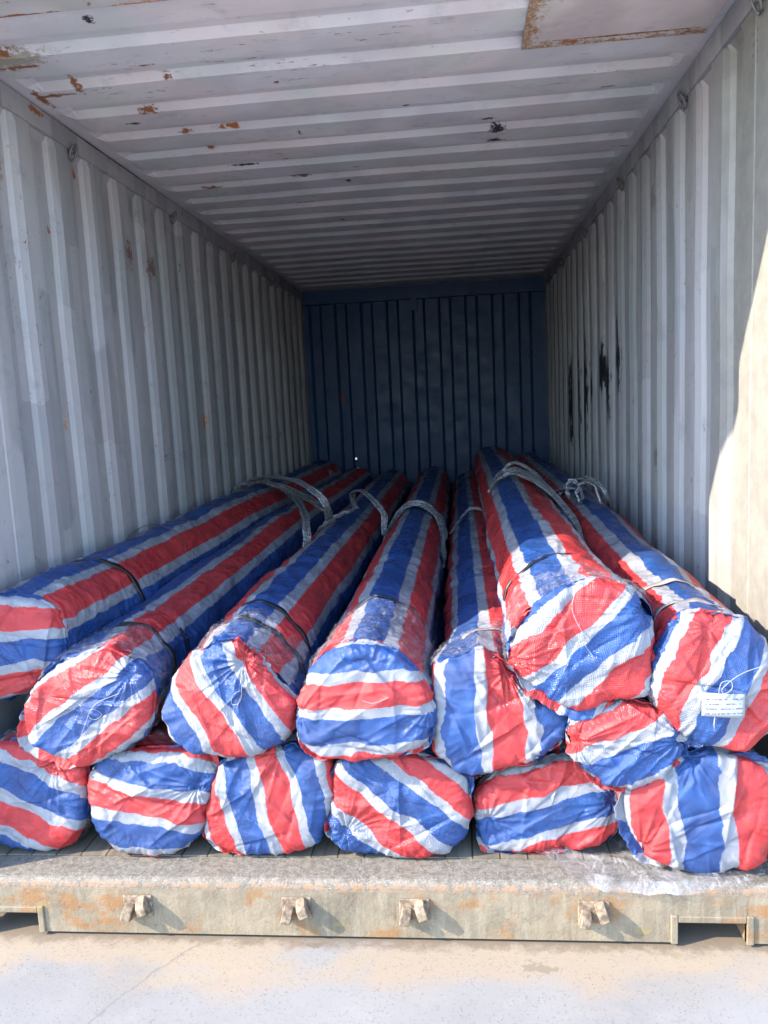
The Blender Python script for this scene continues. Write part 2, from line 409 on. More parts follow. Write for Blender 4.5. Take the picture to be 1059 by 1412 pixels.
# end wall: vertical trapezoid corrugation
EP = .252
xs = [-HW]
for k in range(-5, 6):
    for v, d in ((-.5, 0), (-.40, 1), (-.08, 1), (.02, 0), (.42, 0)):
        xx = (k + v) * EP + .02
        if -HW + .05 < xx < HW - .05: xs.append(xx)
HX0, HX1, HZ0, HZ1 = -.728, -.710, .722, .742       # small rust-through hole letting daylight in
xs += [HW, -HW + .04, HW - .04, HX0, HX1]; xs = np.array(sorted(set(xs)))
zs = np.array([0, .05, .07, HZ0, HZ1, 1.2, 1.7, 2.25, 2.28, H])
Xe, Ze = np.meshgrid(xs, zs)
te = ((Xe - .02) / EP + .5) % 1.0
pe = .62 * np.interp(te, [0, .10, .42, .52, .92, 1], [0, 1, 1, 0, 0, 0]) * (np.abs(Xe) < HW - .045) * ((Ze > .06) & (Ze < 2.26))
Ye = L - .045 + .045 * pe + .004 * noise(Xe * 2, Ze * 2, 0, 9)
sk = {(i, j) for i in range(len(zs) - 1) for j in range(len(xs) - 1) if abs(zs[i] - HZ0) < 1e-6 and abs(xs[j] - HX0) < 1e-6}
endm = container_paint('end_wall_shaded_paint', (.007, .032, .095), [((-.83, L, 1.32), (.03, .2, .06), (.1, .03, .03), .7), ((.95, L, 1.1), (.03, .2, .02), DK, .6)], rust=.2)  # deep shade of the far end put into the colour as dark blue
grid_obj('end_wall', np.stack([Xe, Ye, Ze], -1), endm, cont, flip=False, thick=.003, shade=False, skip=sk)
eh = MB().box(-HW, HW, L - .085, L - .03, 2.235, H + .01).build('end_header', endm, cont, bevel=.006)
MB().box(-.115, -.055, L - .095, L - .084, 2.13, 2.30).box(-.095, -.075, L - .115, L - .094, 2.16, 2.25).build('bracket', endm, eh)

# floor planks
def floor_mat():
    t = NT('plank_wood'); P = t.obj()
    gsn = t.noise(t.mapv(P, (30, 1.2, 1)), 1, 6, .65)
    col = t.mix(t.range(gsn, .3, .7), (.13, .11, .085), (.24, .20, .16))
    br = t.n('TexBrick'); t.l(t.mapv(P, (1, 1, 1), rot=(0, 0, RAD(90))), br.inputs['Vector'])
    br.inputs['Scale'].default_value = 1; br.inputs['Brick Width'].default_value = 2.4; br.inputs['Row Height'].default_value = .075
    br.inputs['Mortar Size'].default_value = .0025; br.inputs['Color1'].default_value = (1, 1, 1, 1); br.inputs['Color2'].default_value = (.8, .78, .75, 1); br.inputs['Mortar'].default_value = (.15, .13, .1, 1)
    col = t.mix(1.0, col, br.outputs['Color'], 'MULTIPLY')
    t.l(col, t.b.inputs['Base Color']); t.b.inputs['Roughness'].default_value = .85
    t.l(t.bump(gsn, .4, .003), t.b.inputs['Normal']); return t.m
MB().box(-HW + .002, HW - .002, .118, L - .05, -.03, .0).build('floor', floor_mat(), cont)

# sill with rounded lip and two fork pockets
def sill_mat():
    t = NT('sill_steel'); P = t.obj()
    s = t.n('SeparateXYZ'); t.l(P, s.inputs[0])
    n1 = t.noise(t.mapv(P, (1, 1, 1)), 6, 7, .7); n2 = t.noise(P, 55, 6, .75); n3 = t.noise(P, 210, 3, .6)
    dr = t.noise(t.mapv(P, (26, 1, 2.2)), 1.0, 5, .7)
    face = t.mix(t.range(n1, .35, .65), (.25, .20, .14), (.165, .135, .095))
    face = t.mix(t.range(dr, .48, .66, 0, .6), face, (.28, .24, .18))
    face = t.mix(t.range(t.noise(t.mapv(P, (3, 1, 5), (5, 0, 2)), 1.6, 5, .65), .50, .62, 0, .85), face, (.24, .115, .04))
    face = t.mix(t.range(t.noise(t.mapv(P, (60, 1, 3.5)), 1.0, 5, .75), .58, .68, 0, .6), face, (.13, .09, .055))
    face = t.mix(t.range(t.noise(P, 20, 7, .8), .58, .66, 0, .6), face, (.085, .065, .05))
    face = t.mix(t.range(t.noise(t.mapv(P, (1, 1, 1.6)), 4.5, 7, .75), .52, .66, 0, .5), face, (.10, .085, .065))
    face = t.mix(t.range(t.noise(t.mapv(P, (3, 1, 7), (1, 0, 8)), 2.6, 5, .7), .60, .68, 0, .6), face, (.24, .18, .05))
    top = t.mix(t.range(n2, .35, .65), (.105, .09, .072), (.20, .18, .15))
    top = t.mix(t.range(n3, .5, .7, 0, .6), top, (.32, .31, .295))
    top = t.mix(t.range(n1, .55, .7, 0, .5), top, (.16, .125, .09))
    zf = t.range(t.math('MULTIPLY_ADD', n2, .012, s.outputs[2]), -.030, -.014)
    col = t.mix(zf, face, top)
    lip = t.range(t.math('ABSOLUTE', t.math('ADD', s.outputs[2], .02)), .014, .004)
    col = t.mix(t.math('MULTIPLY', lip, t.range(n2, .42, .6, 0, .9)), col, (.24, .135, .07))
    col = t.mix(t.range(n2, .64, .72, 0, .7), col, (.06, .05, .04))
    t.l(col, t.b.inputs['Base Color']); t.b.inputs['Roughness'].default_value = .75
    h = t.math('ADD', t.math('MULTIPLY', n1, 1.2), t.math('ADD', t.math('MULTIPLY', n2, .35), t.math('MULTIPLY', n3, .15)))
    t.l(t.bump(h, .8, .006), t.b.inputs['Normal']); return t.m
sm = sill_mat()
SB, CT, C0, C1 = -.158, -.097, .816, .985
def sill_prof(zb):
    pr = [(.115, -.028), (.115, -.002), (.035, -.002)]
    for a in np.linspace(90, 180, 7)[1:]: pr.append((.028 + .026 * math.cos(RAD(a)), -.028 + .026 * math.sin(RAD(a))))
    pr += [(.002, zb), (.014, zb), (.014, -.035), (.10, -.035)]
    return pr
mb = MB()
for a, b, zb in ((-1.219, -1.07, SB), (-1.07, -.902, CT), (-.902, C0, SB), (C0, C1, CT), (C1, 1.06, SB), (1.06, 1.219, SB)):
    n = max(1, int((b - a) / .05)); e = np.linspace(a, b, n + 1)
    pr = sill_prof(zb); bb = len(mb.V); m_ = len(pr)
    for x in e:
        for (u, v) in pr:
            # hand-beaten wobble of the lip
            wv = float(.004 * noise(x * 5, v * 8, 0, 3) + .0025 * noise(x * 17, v * 20, 0, 4)) if v > -.12 else 0
            mb.V.append((x, u + (wv if u < .05 else 0), v + (wv * .6 if v > -.05 else 0)))
    for i in range(n):
        for j in range(m_):
            j2 = (j + 1) % m_; mb.F.append([bb + i * m_ + j, bb + i * m_ + j2, bb + (i + 1) * m_ + j2, bb + (i + 1) * m_ + j])
    mb.F.append(list(range(bb, bb + m_))); mb.F.append([bb + n * m_ + j for j in range(m_)][::-1])
sill = mb.build('door_sill', sm, cont, shade=False)
for sx in (-1, 1):
    a, b = (C0, C1) if sx > 0 else (-1.07, -.902)
    tr = MB().box(a - .018, a - .0, -.004, .016, SB - .002, CT + .016).box(b, b + .018, -.004, .016, SB - .002, CT + .016).box(a, b, -.003, .016, CT - .004, CT + .014)
    tr.build('pocket_frame', sm, sill, bevel=.003)
    MB().box(a - .004, a, .016, .9, SB + .0, CT).box(b, b + .004, .016, .9, SB, CT).box(a - .004, b + .004, .016, .9, CT, CT + .004).build('fork_pocket', sm, sill)
# bottom frame under the floor keeps daylight from running under the sill
fr = simple('underframe_steel', (.13, .12, .11), .8, 0, 12)
mb = MB()
for k in range(20): mb.box(-HW + .04, HW - .04, .22 + k * .285, .26 + k * .285, -.15, -.032)
mb.build('cross_member', fr, cont)
for sx in (-1, 1):
    MB().box(sx * 1.165 if sx > 0 else -1.215, 1.215 if sx > 0 else -1.165, .17, L, -.16, .0).build('bottom_rail', fr, cont, bevel=.003)

# lock keepers: paired cast lugs on the sill face
keepm = simple('keeper_steel', (.20, .145, .10), .7, 0, 70, .5)
def keeper(x):
    mb = MB()
    mb.box(x - .046, x + .034, -.0035, .004, -.105, -.045)
    for dx, dz, hh, rot in ((-.030, -.010, .046, 14), (.014, .008, .056, -20)):
        pts = []
        M = Matrix.Translation((x + dx, -.004, -.078 + dz)) @ Matrix.Rotation(RAD(rot), 4, 'Y')
        prof = [(0, -hh / 2), (-.020, -hh / 2 + .006), (-.034, -hh / 4), (-.030, hh / 6), (-.020, hh / 3), (0, hh / 2)]
        b = len(mb.V); n = len(prof)
        for s_, tw in ((-.013, 1), (.013, .92)):
            for (u, v) in prof: mb.V.append(M @ Vector((s_, u * tw, v)))
        mb.F.append(list(range(b, b + n))); mb.F.append(list(range(b + n, b + 2 * n))[::-1])
        for i in range(n): mb.F.append([b + i, b + (i + 1) % n, b + n + (i + 1) % n, b + n + i])
    mb.build('lock_keeper', keepm, sill, bevel=.0028, seg=2)
for x in (-.605, -.165, .15, .612): keeper(x)

# corner castings, posts, top rails
castm = simple('casting_steel', (.36, .27, .19), .75, 0, 25, .4)
postm = container_paint('post_paint', (.28, .30, .33), [], rust=.4)
def casting(cx, cy, z0):
    sx = 1 if cx > 0 else -1; sy = 1 if cy > 1 else -1
    x0, x1 = cx - .085, cx + .085
    mb = MB(); y0, y1 = cy - .08, cy + .08
    t = .028
    for z in (z0, z0 + .118 - t): mb.box(x0, x1, y0, y1, z, z + t)
    mb.box(x0, x0 + t, y0, y1, z0 + t, z0 + .118 - t).box(x1 - t, x1, y0, y1, z0 + t, z0 + .118 - t)
    mb.box(x0 + t, x0 + t + .028, y0, y0 + t, z0 + t, z0 + .118 - t).box(x1 - t - .028, x1 - t, y0, y0 + t, z0 + t, z0 + .118 - t)
    mb.box(x0 + t, x1 - t, y1 - t, y1, z0 + t, z0 + .118 - t)
    mb.build('corner_casting', castm, cont, bevel=.006)
for sx in (-1, 1):
    casting(sx * 1.146, .04, -.166) if False else None
    for (cy, zz) in ((.085, 2.385), (L - .03, -.166), (L - .03, 2.385)): casting(sx * 1.134, cy, zz)
    MB().box(*sorted((sx * 1.07, sx * 1.225)), -.012, -.001, SB - .006, -.035).build('corner_casting', castm, cont, bevel=.004)
    MB().box(*sorted((sx * 1.169, sx * 1.225)), 0, .16, 0, 2.384).build('corner_post', postm, cont, bevel=.004)
    MB().box(*sorted((sx * 1.16, sx * 1.225)), L - .02, L + .05, -.05, 2.384).build('corner_post', postm, cont, bevel=.004)
    # top rail: the plain band above the ribs; dark seam to the roof
    a, b = sorted((sx * (HW - .012), sx * (HW + .055)))
    rail = MB().box(a, b, .0, L - .05, 2.285, 2.362).build('top_rail', container_paint('rail_paint', (.36, .35, .375), [((-HW, .94, 2.34), (.1, .05, .012), RU, .6), ((-HW, 1.6, 2.36), (.1, .6, .006), DK, .5)], rust=.45), cont, bevel=.003)
    # lashing rings welded below the rail
    for y in (.47, 1.18, 2.27, 3.40, 4.50):
        mb = MB(); pts = []
        for a_ in np.linspace(-70, 250, 15):
            pts.append((sx * (HW - .022 - .012 * math.sin(RAD(a_))), y + .022 * math.cos(RAD(a_)), 2.262 + .030 * math.sin(RAD(a_)) + .008))
        mb.tube(pts, .0045, 8)
        mb.box(*sorted((sx * (HW - .022), sx * (HW + .001))), y - .006, y + .01, 2.27, 2.29)
        mb.build('lashing_ring', simple('ring_steel', (.16, .15, .16), .55, .3) if 'ring_steel' not in bpy.data.materials else bpy.data.materials['ring_steel'], cont, shade=True)

for ch in list(sc.objects):
    if ch.parent == cont: adopt(ch, cont)

# ------------------------------------------------------------------ striped woven sheeting
def stripe_mat(name, seed, dirt=1.0):
    """woven plastic sheeting: uv.x counts stripe repeats (blue centre at 0, red at .5), uv.y is metres along"""
    t = NT(name); P = t.obj()
    uv = t.n('UVMap').outputs[0]; s = t.n('SeparateXYZ'); t.l(uv, s.inputs[0])
    Pn = t.mapv(P, (1, 1, 1), (seed * 3.1, seed * 1.7, seed * 2.3))
    wob = t.math('MULTIPLY', t.math('SUBTRACT', t.noise(Pn, 75, 3, .7), .5), .035)
    f = t.math('FRACT', t.math('ADD', t.math('ADD', s.outputs[0], 1000), wob))
    # distance from blue centre (0) and red centre (.5)
    db = t.math('MINIMUM', f, t.math('SUBTRACT', 1, f)); dr = t.math('ABSOLUTE', t.math('SUBTRACT', f, .5))
    blue = t.range(db, .180, .172, 0, 1); red = t.range(dr, .178, .170, 0, 1)
    n1 = t.noise(Pn, 11, 6, .65); n2 = t.noise(Pn, 70, 5, .75)
    wht = t.mix(t.range(n1, .35, .7), (.285, .29, .325), (.205, .215, .265))
    blu = t.mix(t.range(n1, .35, .7), (.0005, .054, .235), (.0005, .028, .14))
    rd = t.mix(t.range(n1, .35, .7), (.50, .022, .018), (.36, .009, .010))
    col = t.mix(blue, wht, blu); col = t.mix(red, col, rd)
    # weave: flat tapes crossing, 4.5 mm, seen as a diamond grain
    w2 = 2 * math.pi / .0056
    a = t.math('SINE', t.math('MULTIPLY', t.math('MULTIPLY', s.outputs[0], .23), w2)); b = t.math('SINE', t.math('MULTIPLY', s.outputs[1], w2))
    wv = t.math('MULTIPLY', a, b)
    wf = t.math('MULTIPLY_ADD', wv, .5, .5)
    col = t.mix(t.math('MULTIPLY', wf, .16), col, (.19, .20, .26))
    col = t.mix(t.range(wf, .35, 0, 0, .20), col, (.02, .03, .08))
    # dust and scuffs
    col = t.mix(t.range(n2, .58, .74, 0, .20 * dirt), col, (.26, .24, .23))
    col = t.mix(t.range(t.noise(Pn, 26, 7, .8), .60, .72, 0, .55 * dirt), col, (.09, .08, .09))
    t.l(col, t.b.inputs['Base Color'])
    t.l(t.math('ADD', t.range(t.noise(Pn, 5, 3), .47, .58, .56, .20), t.range(n2, .3, .7, -.05, .12)), t.b.inputs['Roughness'])
    t.b.inputs['Specular IOR Level'].default_value = .5
    cr = t.n('TexVoronoi', feature='DISTANCE_TO_EDGE'); t.l(t.mapv(Pn, (1, .55, 1)), cr.inputs['Vector']); cr.inputs['Scale'].default_value = 24
    cr2 = t.range(cr.outputs['Distance'], 0, .10, 1, 0)
    cr3 = t.math('ABSOLUTE', t.math('SUBTRACT', t.noise(t.mapv(Pn, (1, 1, 1), rot=(.4, .3, .7)), 13, 3, .5), .5))
    crm = t.math('MULTIPLY', cr2, t.range(n1, .42, .62))
    h = t.math('ADD', t.math('MULTIPLY', cr3, -3.2), t.math('ADD', t.math('MULTIPLY', t.noise(Pn, 34, 4, .6), .8), t.math('MULTIPLY', crm, .08)))
    n0 = t.bump(h, .45, .010)
    n0 = t.bump(wv, .6, .0009, n0)
    t.l(n0, t.b.inputs['Normal'])
    return t.m
SM = [stripe_mat('striped_sheeting', 1), stripe_mat('striped_sheeting', 2, 1.3), stripe_mat('striped_sheeting', 3, .8)]
strapm = simple('strap_black', (.012, .012, .016), .4)
strapg = simple('strap_grey', (.30, .27, .25), .45)
wirem = simple('wire_white', (.26, .26, .28), .4)
threadm = wirem

def film_mat(name, haze=.30, scale=22, crinkle=1., lines=1.):
    t = NT(name); P = t.obj()
    n = t.noise(P, scale, 6, .7, .6)
    tr = t.n('BsdfTransparent'); tr.inputs[0].default_value = (.97, .98, 1, 1)
    b = t.b; b.inputs['Base Color'].default_value = (.42, .42, .45, 1); b.inputs['Roughness'].default_value = .2
    b.inputs['Specular IOR Level'].default_value = .6
    ln = t.math('ABSOLUTE', t.math('SUBTRACT', t.noise(t.mapv(P, (1, .45, 1)), scale * 1.4, 4, .6, .4), .5))
    ln2 = t.math('ABSOLUTE', t.math('SUBTRACT', t.noise(t.mapv(P, (1, 1, 1), (3, 3, 3)), scale * 2.6, 3, .6), .5))
    f = t.math('ADD', t.range(ln, .022, .0, haze * .25, haze * 2.2 * lines), t.math('ADD', t.range(ln2, .02, .0, 0, haze * 1.1 * lines), t.range(n, .42, .66, 0, haze * .9 / lines)))
    ms = t.n('MixShader'); t.l(t.math('MINIMUM', f, .8), ms.inputs[0])
    t.l(tr.outputs[0], ms.inputs[1]); t.l(b.outputs[0], ms.inputs[2]); t.l(ms.outputs[0], t.out.inputs[0])
    v = t.n('TexVoronoi', feature='DISTANCE_TO_EDGE'); t.l(P, v.inputs['Vector']); v.inputs['Scale'].default_value = 30
    h = t.math('ADD', t.math('MULTIPLY', n, 1.5), t.math('MULTIPLY', t.range(v.outputs['Distance'], 0, .12, 1, 0), .5))
    t.l(t.bump(h, .9 * crinkle, .01), b.inputs['Normal'])
    return t.m
filmm = film_mat('clear_film', .15)

NT_ = 224
TH = np.linspace(0, 2 * np.pi, NT_, endpoint=False)

def outline_polar(pts):
    p = np.array(pts); c = (p.max(0) + p.min(0)) / 2; d = p - c
    # densify closed polygon then radial lookup
    q = np.concatenate([p, p[:1]]); seg = []
    for i in range(len(p)): seg.append(q[i] + (q[i + 1] - q[i]) * np.linspace(0, 1, 24, endpoint=False)[:, None])
    s = np.concatenate(seg) - c; an = np.arctan2(s[:, 1], s[:, 0]); r = np.hypot(s[:, 0], s[:, 1])
    o = np.argsort(an); an, r = an[o], r[o]
    r = np.interp(TH, np.concatenate([an - 2 * np.pi, an, an + 2 * np.pi]), np.tile(r, 3))
    k = np.exp(-np.linspace(-2, 2, 11) ** 2); k /= k.sum()
    return c, np.convolve(np.concatenate([r[-5:], r, r[:5]]), k, 'valid')

class Bundle:
    def __init__(s, label, yo, pts, back, R, bphase, cphi, cu0, cper, seed, straps=(), mid=None, film=0, pinch=None, ends=5.42, lump=1., stripe_warp=.006, flat=.034, group=None):
        s.seed = seed; s.yo = yo; s.c, s.rf = outline_polar(pts); s.back = back; s.R = R; s.straps = straps
        s.mid = mid; s.end = ends; s.lump = lump; s.flat = flat
        s.root = thing('wrapped_bundle', label, 'bundle', (s.c[0], yo, s.c[1] - s.rf.min()), 'striped bundles stacked in the container')
        s.mat = SM[seed % 3]
        rng = np.random.RandomState(seed)
        s.rng = rng
        # ---- body
        ys = np.concatenate([np.linspace(yo + .004, yo + .55, 120), np.linspace(yo + .55, 2.9, 190)[1:], np.linspace(2.9, s.end - .05, 60)[1:], [s.end - .02, s.end]])
        T, Y = np.meshgrid(TH, ys)
        P = s.surf(T, Y)
        n = len(ys)
        # close the far end
        P[-1] = P[-2] * .2 + P[-2].mean(0) * .8; P[-1, :, 1] = s.end
        u = (T * 180 / np.pi - bphase) / 90.
        u = np.where(u > 4, u, u)
        warp = stripe_warp * 4 * (noise(Y * 4, T * 1.3, 0, seed + 3) * .7 + (.5 + 1.6 * np.exp(-(Y - yo) / .35)) * noise(Y * 22, np.cos(T) * 3, np.sin(T) * 3, seed + 4))
        # seam column duplicated so the stripes do not smear across it
        P = np.concatenate([P, P[:, :1]], 1); warp = np.concatenate([warp, warp[:, :1]], 1); T2 = np.concatenate([u, u[:, :1] + 4], 1); Y2 = np.concatenate([Y, Y[:, :1]], 1)
        uv = np.stack([T2 + warp, Y2], -1)
        o = grid_obj('wrapping', P, s.mat, None, uv=uv, flip=True); adopt(link_fix(o), s.root)
        # ---- end cover: face, rounded rim, short skirt back over the body
        s.cap(cphi, cu0, cper, pinch)
        for (y0, tilt, wd, mt, t0, t1) in straps: s.strap(y0, tilt, wd, mt, t0, t1)
        if film: s.film(film)
    def centre(s, Y):
        t = np.clip((Y - s.yo) / (s.end - s.yo), 0, 1)
        cx = s.c[0] + (s.back[0] - s.c[0]) * smooth(0, 1, t ** .8) ; cz = s.c[1] + (s.back[1] - s.c[1]) * smooth(0, .55, t)
        if s.mid: bump = np.exp(-((Y - s.mid[0]) / s.mid[3]) ** 2) * smooth(0, .3, Y - s.yo); cx = cx + s.mid[1] * bump; cz = cz + s.mid[2] * bump
        return cx, cz
    def surf(s, T, Y, off=0.):
        sd = s.seed
        rf = np.interp(T % (2 * np.pi), np.append(TH, 2 * np.pi), np.append(s.rf, s.rf[0]))
        d = Y - s.yo
        rb = s.R * (1 + .04 * np.cos(2 * T + sd) + .03 * np.cos(3 * T + sd * 2))
        k = smooth(.02, .55, d)
        r = rf * (1 - k) + rb * k
        r = r * (1 - .02 * np.exp(-d / .05))
        ct, st = np.cos(T), np.sin(T)
        r = r + s.lump * (.016 * noise(ct * 1.1, st * 1.1, Y * 1.7, sd + 11) + .009 * noise(ct * 2.5, st * 2.5, Y * 7, sd + 12))
        # crosswise puckers, denser by the cover and beside each strap
        dens = .45 + 1.3 * np.exp(-d / .22)
        for st_ in s.straps: dens = dens + .6 * np.exp(-((Y - st_[0]) / .12) ** 2)
        r = r + .0042 * dens * (ridged(ct * 1.4, st * 1.4, Y * 17, sd + 21, 2) - .35)
        r = r + .0016 * dens * (ridged(ct * 4.0, st * 4.0, Y * 30 , sd + 22, 2) - .35)
        r = r + .0055 * (ridged(ct * 2.2 + Y * .5, st * 2.2, Y * 5, sd + 23, 2) - .3)
        for yk in (.95, 1.6, 2.35, 3.3, 4.3): r = r - .007 * np.exp(-((d - yk - .12 * np.sin(sd * yk * 7)) / .05) ** 2)
        for st_ in s.straps: r = r - .009 * np.exp(-((Y - st_[0] - st_[1] * ct) / .022) ** 2)
        r = r + off
        cx, cz = s.centre(Y)
        return np.stack([cx + r * ct, Y + 0 * T, np.maximum(cz + r * st, .003)], -1)
    def cap(s, phi, u0, per, pinch):
        sd = s.seed; rng = s.rng
        q = np.concatenate([np.linspace(0, .80, 62), .80 + .20 * np.sin(np.linspace(0, np.pi / 2, 26))[1:]])
        nf = len(q)
        depth = s.flat
        T, Q = np.meshgrid(TH, q)
        rf = s.rf[None, :] + .004
        R_ = rf * Q
        prof = np.clip(1 - Q ** 9, 0, 1) ** .5
        Yf = s.yo - depth * prof - .006 * (1 - Q ** 2)
        # skirt
        sk = .030 + .014 * noise(np.cos(TH) * 3, np.sin(TH) * 3, 0, sd + 31) + .012 * noise(np.cos(TH) * 9, np.sin(TH) * 9, 0, sd + 32)
        ns = 9
        tsk = np.linspace(0, 1, ns + 1)[1:]
        Ts, K = np.meshgrid(TH, tsk)
        Rs = rf + .003 - .004 * K + .0 * Ts
        Ys = s.yo + sk[None, :] * K
        R_ = np.concatenate([R_, Rs]); Yc = np.concatenate([Yf, Ys]); T = np.concatenate([T, Ts])
        # normals of the profile
        dR = np.gradient(R_, axis=0); dY = np.gradient(Yc, axis=0); ln = np.hypot(dR, dY) + 1e-9
        nr, ny = dY / ln, -dR / ln
        # outwards: face -> -y ; skirt -> +r
        rho = np.concatenate([np.zeros((1, NT_)), np.cumsum(np.hypot(np.diff(R_, axis=0), np.diff(Yc, axis=0)), 0)])
        X = R_ * np.cos(T); Z = R_ * np.sin(T)
        UX = rho * np.cos(T); UZ = rho * np.sin(T)
        edge = smooth(.45, 1.0, R_ / rf)
        h = .0060 * noise(X * 6, Z * 6, 0, sd + 41) - .013 * np.abs(noise(X * 6.5 + 3, Z * 6.5, 0, sd + 48)) + .0065 * np.abs(noise(X * 13, Z * 13 + 5, 0, sd + 49)) - .003
        ca, sa = math.cos(RAD(phi) + .5), math.sin(RAD(phi) + .5)
        h = h + .0042 * (ridged((X * ca + Z * sa) * 16, (-X * sa + Z * ca) * 3.5, .5, sd + 43, 2) - .3) * smooth(-.3, .3, noise(X * 5, Z * 5, 9, sd + 47))
        # gathers running over the rim
        g = ridged(np.cos(T) * 4.5, np.sin(T) * 4.5, rho * 2, sd + 44, 2)
        h = h + .0045 * edge * (g - .4) + .0022 * edge * (ridged(np.cos(T) * 11, np.sin(T) * 11, rho * 3, sd + 45, 2) - .4)
        # long straight creases, as in a sheet pulled over an edge
        for k in range(18):
            a = RAD(phi) + np.pi / 2 + rng.normal(0, .55) if k % 3 else rng.uniform(0, np.pi)
            px, pz = rng.uniform(-.13, .13, 2); nx, nz_ = -math.sin(a), math.cos(a)
            dd = (X - px) * nx + (Z - pz) * nz_ + .006 * noise(X * 9, Z * 9, k, sd)
            al = (X - px) * nz_ * -1 * -1 + (Z - pz) * -nx
            al = (X - px) * math.cos(a) + (Z - pz) * math.sin(a)
            ll = rng.uniform(.05, .13); wd = rng.uniform(.004, .011); am = rng.uniform(.003, .008) * (1 if rng.rand() < .65 else -1)
            h = h + am * np.exp(-np.abs(dd) / wd) * np.exp(-(al / ll) ** 2)
            h = h + am * .5 * np.tanh(dd / wd) * np.exp(-(al / ll) ** 2) * np.exp(-(dd / .05) ** 2)
        for (px, pz, am) in (pinch or []):
            dx, dz = X - px, Z - pz; ds = np.hypot(dx, dz); an = np.arctan2(dz, dx)
            fold = ridged(np.cos(an) * 3.2, np.sin(an) * 3.2, 0, sd + 51, 2) - .4
            h = h + am * fold * np.exp(-ds / .085) * smooth(0, .02, ds) - am * 1.2 * np.exp(-(ds / .018) ** 2)
        # raised hem at the rim
        hem = np.zeros_like(h); hem[nf + 1:nf + 4] = .0025
        hem = hem * (noise(np.cos(T) * 2, np.sin(T) * 2, 0, sd + 61) > -.15)
        h = h * smooth(-.03, .02, s.yo + .045 - Yc + .0) * 1.0 + hem
        h[-1] = h[-1] * .3
        Rn = R_ + h * nr * 1.0; Yn = Yc + h * ny
        PX = s.c[0] + Rn * np.cos(T); PZ = np.maximum(s.c[1] + Rn * np.sin(T), .002)
        P = np.stack([PX, Yn, PZ], -1)
        c, sn = math.cos(RAD(phi)), math.sin(RAD(phi))
        U = (UX * c + UZ * sn - u0) / per; Vv = -UX * sn + UZ * c
        U = U + .10 * noise(X * 6, Z * 6, 0, sd + 71) + .05 * noise(X * 18, Z * 18, 0, sd + 72) + .03 * edge * noise(np.cos(T) * 14, np.sin(T) * 14, 0, sd + 73)
        uv = np.stack([U, Vv], -1)
        o = grid_obj('end_cover', P, s.mat, None, wrap=True, uv=uv, flip=False); adopt(link_fix(o), s.root)
        s.capP = P
    def strap(s, y0, tilt, wd, mt, t0, t1):
        T = np.linspace(RAD(t0), RAD(t1), 90); rows = []
        for (dy, of) in ((-wd / 2, .0015), (-wd / 2, .0035), (0, .0042), (wd / 2, .0035), (wd / 2, .0015)):
            Y = y0 + tilt * np.cos(T) + dy
            rows.append(s.surf(T, Y, of + .003))
        P = np.array(rows)
        # pulled tight: smooth along its length
        for _ in range(6): P[:, 1:-1] = (P[:, :-2] + 2 * P[:, 1:-1] + P[:, 2:]) / 4
        o = grid_obj('strap', P, mt, None, flip=True); adopt(link_fix(o), s.root)
    def film(s, ln):
        sd = s.seed
        t = np.linspace(0, 1, 60)
        T, K = np.meshgrid(TH, t)
        lim = ln * (1 + .35 * noise(np.cos(TH) * 2, np.sin(TH) * 2, 0, sd + 81) + .15 * noise(np.cos(TH) * 7, np.sin(TH) * 7, 0, sd + 82))
        Y = s.yo + .012 + K * lim[None, :]
        off = .0065 + .005 * ridged(np.cos(T) * 5, np.sin(T) * 5, Y * 9, sd + 83, 1) + .004 * noise(np.cos(T) * 12, np.sin(T) * 12, Y * 26, sd + 84)
        P = s.surf(T, Y, off)
        o = grid_obj('plastic_film', P, filmm, None, wrap=True, flip=True); adopt(link_fix(o), s.root)
    def flap(s, t0, t1, width, back=.004, droop=.0):
        """loose edge of the cover standing out past the rim between two angles"""
        sd = s.seed; T, K = np.meshgrid(np.linspace(RAD(t0), RAD(t1), 70), np.linspace(0, 1, 12))
        rf = np.interp(T % (2 * np.pi), np.append(TH, 2 * np.pi), np.append(s.rf, s.rf[0]))
        env = np.sin(np.pi * (T - T.min()) / (T.max() - T.min())) ** .6
        wd = width * env * (1 + .5 * noise(T * 3, 0, 0, sd + 101) + .3 * noise(T * 11, 0, 0, sd + 102))
        r = rf - .004 + K * wd
        y = s.yo + back - K * .012 + K * .016 * noise(T * 6, K * 1.5, 0, sd + 103) + .006 * K * noise(T * 18, K * 2, 0, sd + 104)
        P = np.stack([s.c[0] + r * np.cos(T), y, np.maximum(s.c[1] + r * np.sin(T) - droop * K * wd, .002)], -1)
        U = (T * (rf + .0)) / .24 + s.seed * .3 + K * .1; V = K * wd
        o = grid_obj('loose_flap', P, s.mat, None, uv=np.stack([U, V], -1), flip=True, thick=.0008); adopt(o, s.root)
    def wire(s, pts, r=.0008):
        """thin wire on the face: pts are (x, z) offsets from the face centre"""
        q = catmull([(s.c[0] + a, s.yo - s.flat - .016, s.c[1] + b) for a, b in pts], 8)
        # lay it on the cover
        F = s.capP.reshape(-1, 3); out = []
        for p in q:
            d = (F[:, 0] - p[0]) ** 2 + (F[:, 2] - p[2]) ** 2 + (F[:, 1] > s.yo + .01) * 1.; k = d.argmin()
            out.append((p[0], F[k, 1] - .0035, p[2]))
        out = np.array(out)
        for _ in range(3): out[1:-1, 1] = np.minimum(out[1:-1, 1], (out[:-2, 1] + out[2:, 1]) / 2)
        o = MB().tube([tuple(v) for v in out], r, 5).build('wire_tie', wirem, None, shade=True); adopt(o, s.root)

def link_fix(o): return o

